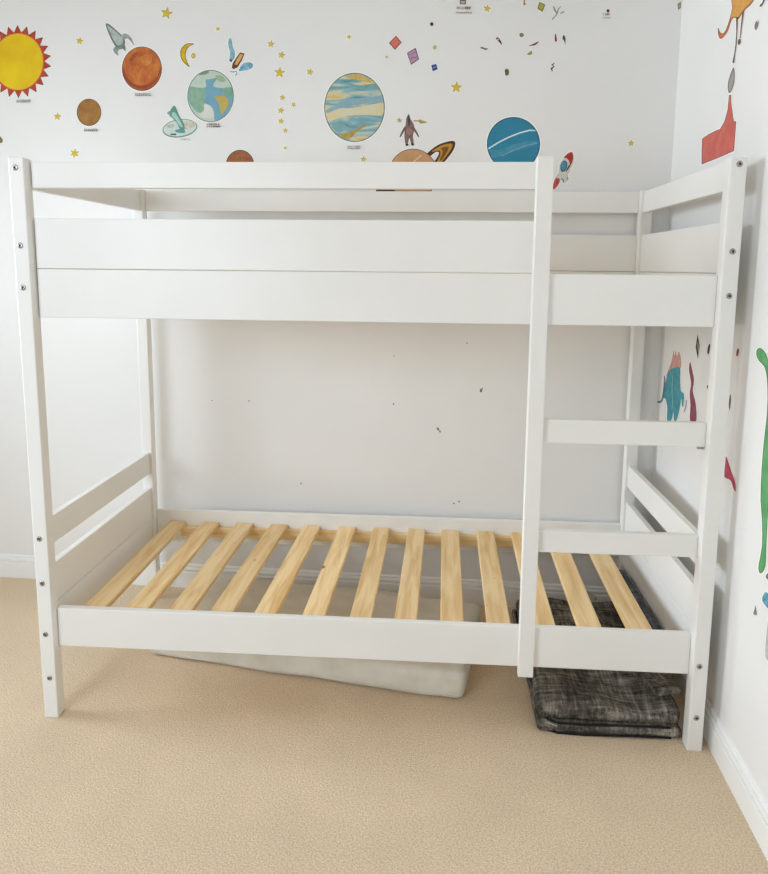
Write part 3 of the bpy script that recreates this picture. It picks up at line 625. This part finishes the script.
# ------------------------------------------------------------------ soft things under the bed
def soft_slab(w, d, h, r, amp, fr, seed, nx=60, ny=30, nz=6, warp=None):
    """A rounded, slightly lumpy cushion-like slab standing on z = 0, centred on x, y."""
    bm = bmesh.new(); bmesh.ops.create_cube(bm, size=1)
    t = bmesh.new()
    def grid(ax, ay, az, na, nb, sgn):
        vs = [[None]*(nb+1) for _ in range(na+1)]
        for i in range(na+1):
            for j in range(nb+1):
                p = [0, 0, 0]; p[ax] = i/na-.5; p[ay] = j/nb-.5; p[az] = .5*sgn
                vs[i][j] = t.verts.new(p)
        for i in range(na):
            for j in range(nb): t.faces.new((vs[i][j], vs[i+1][j], vs[i+1][j+1], vs[i][j+1]))
    for s in (-1, 1):
        grid(0, 1, 2, nx, ny, s); grid(0, 2, 1, nx, nz, s); grid(1, 2, 0, ny, nz, s)
    bm.free()
    bmesh.ops.remove_doubles(t, verts=t.verts, dist=1e-5)
    so = Vector((seed*3.1, seed*1.7, seed*.9))
    for v in t.verts:
        p = Vector((v.co.x*w, v.co.y*d, v.co.z*h))
        q = Vector((max(-w/2+r, min(w/2-r, p.x)), max(-d/2+r, min(d/2-r, p.y)), max(-h/2+r, min(h/2-r, p.z))))
        e = p-q
        if e.length > 1e-9: p = q+e.normalized()*min(e.length, r)
        z = p.z+h/2
        k = (z/h)
        nv = noise.noise_vector(p*fr+so)
        p.x += nv.x*amp*1.2; p.y += nv.y*amp*1.2; p.z = z + nv.z*amp*k
        if warp: p = warp(p)
        p.z = max(p.z, .0012)
        v.co = p
    return t
# off-white foam mattress, lying askew
foam = empty('foam_mattress', (.783, .518, 0), -.166)
tag(foam, 'off-white foam mattress lying askew on the carpet under the bed', 'mattress')
def fwarp(p):
    p.z *= 1-.5*max(0, -(p.x+.35))
    return p
link('cover', soft_slab(1.16, .51, .106, .03, .008, 5, 3, 80, 34, 8, fwarp), M['foam'], foam, (0, 0, 0), 0, True)
bm = bmesh.new(); pts = []
for i in range(41):
    x = -.535+1.07*i/40; pts.append((x, -.252+.003*math.sin(i*.9), .020+.0015*math.sin(i*.7)))
add_tube(bm, pts, .0022, 6)
link('seam', bm, M['foam'], foam)
bm = bmesh.new()
bmesh.ops.create_uvsphere(bm, u_segments=10, v_segments=6, radius=.006, matrix=Matrix.Translation((.27, -.256, .050)) @ Matrix.Diagonal((1, .4, 1, 1)))
link('tuft', bm, M['foam'], foam, smooth=True)

# charcoal folded rug
rug = empty('folded_rug', (1.7475, .432, 0))
tag(rug, 'charcoal woven rug folded into a stack under the right end of the bed', 'rug')
def wrink(a):
    def f(p):
        p.z += a*.010*math.sin(p.x*17+p.y*9)*max(0, min(1, (p.z-.01)/.03))
        return p
    return f
link('lower_fold', soft_slab(.434, .725, .036, .016, .005, 9, 5, 50, 80, 6), M['rug'], rug, (-.003, -.022, 0), .0, True)
link('upper_fold', soft_slab(.424, .71, .050, .020, .009, 7, 8, 50, 80, 6, wrink(1)), M['rug'], rug, (.001, -.018, .0345), -.004, True)
# turned-back corner near the right post and the slate strip along the end panel
def curl(p):
    p.z += .045*max(0, (-p.y+.08)/.22)**1.5+.004*math.sin(p.x*60)
    return p
link('turned_corner', soft_slab(.085, .31, .024, .010, .005, 14, 11, 24, 44, 4, curl), M['rug'], rug, (.158, -.212, .082), .05, True)
tag(link('side_roll', soft_slab(.040, .46, .165, .019, .004, 8, 14, 10, 60, 20), M['rug_blue'], rug, (.188, .06, .080), .0, True), 'slate blue-grey rolled edge')
def binding(name, z, mat, off, inset, r):
    bm = bmesh.new(); pts = []
    hw = .206+off; y0 = -.385-off
    path = [(-hw-inset, .30), (-hw-.002, .1), (-hw, -.1), (-hw+.001, -.30), (-hw+.008, y0+.03), (-hw+.02, y0+.012), (-hw+.05, y0+.004), (-.08, y0), (.05, y0-.001), (.15, y0+.002), (hw-.03, y0+.008)]
    if mat is M['piping_light']: path = path[:7]
    for i, (x, y) in enumerate(path): pts.append((x, y, z+.003*math.sin(i*1.7)))
    sm = []
    for i in range(len(pts)-1):
        for j in range(4): sm.append(Vector(pts[i]).lerp(Vector(pts[i+1]), j/4))
    sm.append(Vector(pts[-1])); add_tube(bm, sm, r, 6)
    link(name, bm, mat, rug)
binding('binding', .037, M['piping_dark'], .001, 0, .0035)
binding('binding', .006, M['piping_dark'], .004, 0, .003)
binding('binding', .030, M['piping_light'], .006, .004, .0018)
bm = bmesh.new(); pts = []
for i in range(22):
    a = i/21*math.pi*1.5
    pts.append((.045+.045*math.cos(a)*.9+.02, .30+.03*math.sin(a), .103+.016*math.sin(a*.9)))
add_tube(bm, pts, .0055, 8)
tag(link('cord_loop', bm, M['piping_light'], rug), 'pale loop of cord')

# ------------------------------------------------------------------ light
def area(name, loc, target, sx, sy, power, col, spread=None):
    l = bpy.data.lights.new(name, 'AREA'); l.shape = 'RECTANGLE'; l.size = sx; l.size_y = sy; l.energy = power; l.color = col
    if spread: l.spread = spread
    o = bpy.data.objects.new(name, l); COL.objects.link(o); o.location = loc
    o.rotation_euler = (Vector(target)-Vector(loc)).to_track_quat('-Z', 'Y').to_euler()
    return o
wc = RO + EX*(LA+.03) + EY*((W0+W1)/2) + Vector((0, 0, (Z0+Z1)/2))
area('window_daylight', wc, wc+EX-Vector((0, 0, .12)), W1-W0-.1, Z1-Z0-.1, 62, (.81, .905, 1.0), math.radians(75))
wd = RO + EX*((V0+V1)/2) + EY*(FB+.25) + Vector((0, 0, (Z0+Z1)/2))
area('window_daylight', wd, wd+EY-Vector((0, 0, .5)), V1-V0-.1, Z1-Z0-.1, 150, (.745, .868, 1.0))
area('ceiling_lamp', (.7, -1.3, CH-.06), (.7, -1.3, 0), .9, .9, 8, (1.0, .72, .45))
w = bpy.data.worlds.new('World'); SC.world = w; w.use_nodes = True
bg = w.node_tree.nodes['Background']; bg.inputs[0].default_value = (.8, .9, 1, 1); bg.inputs[1].default_value = 1.0

# ------------------------------------------------------------------ camera
cd = bpy.data.cameras.new('camera'); cam = bpy.data.objects.new('camera', cd); COL.objects.link(cam)
cam.matrix_world = Matrix(((CR.x, CU.x, -CF.x, CAM.x), (CR.y, CU.y, -CF.y, CAM.y), (CR.z, CU.z, -CF.z, CAM.z), (0, 0, 0, 1)))
cd.sensor_fit = 'HORIZONTAL'; cd.sensor_width = 36; cd.lens = FPX/768*36
cd.shift_x = (384-PPX)/768; cd.shift_y = (PPY-437)/768
cd.clip_start = .05
SC.camera = cam
SC.cycles.max_bounces = 10; SC.cycles.diffuse_bounces = 7
SC.view_settings.view_transform = 'Standard'; SC.view_settings.look = 'None'
SC.view_settings.gamma = 1; SC.view_settings.use_curve_mapping = False
SC.view_settings.exposure = -1.54
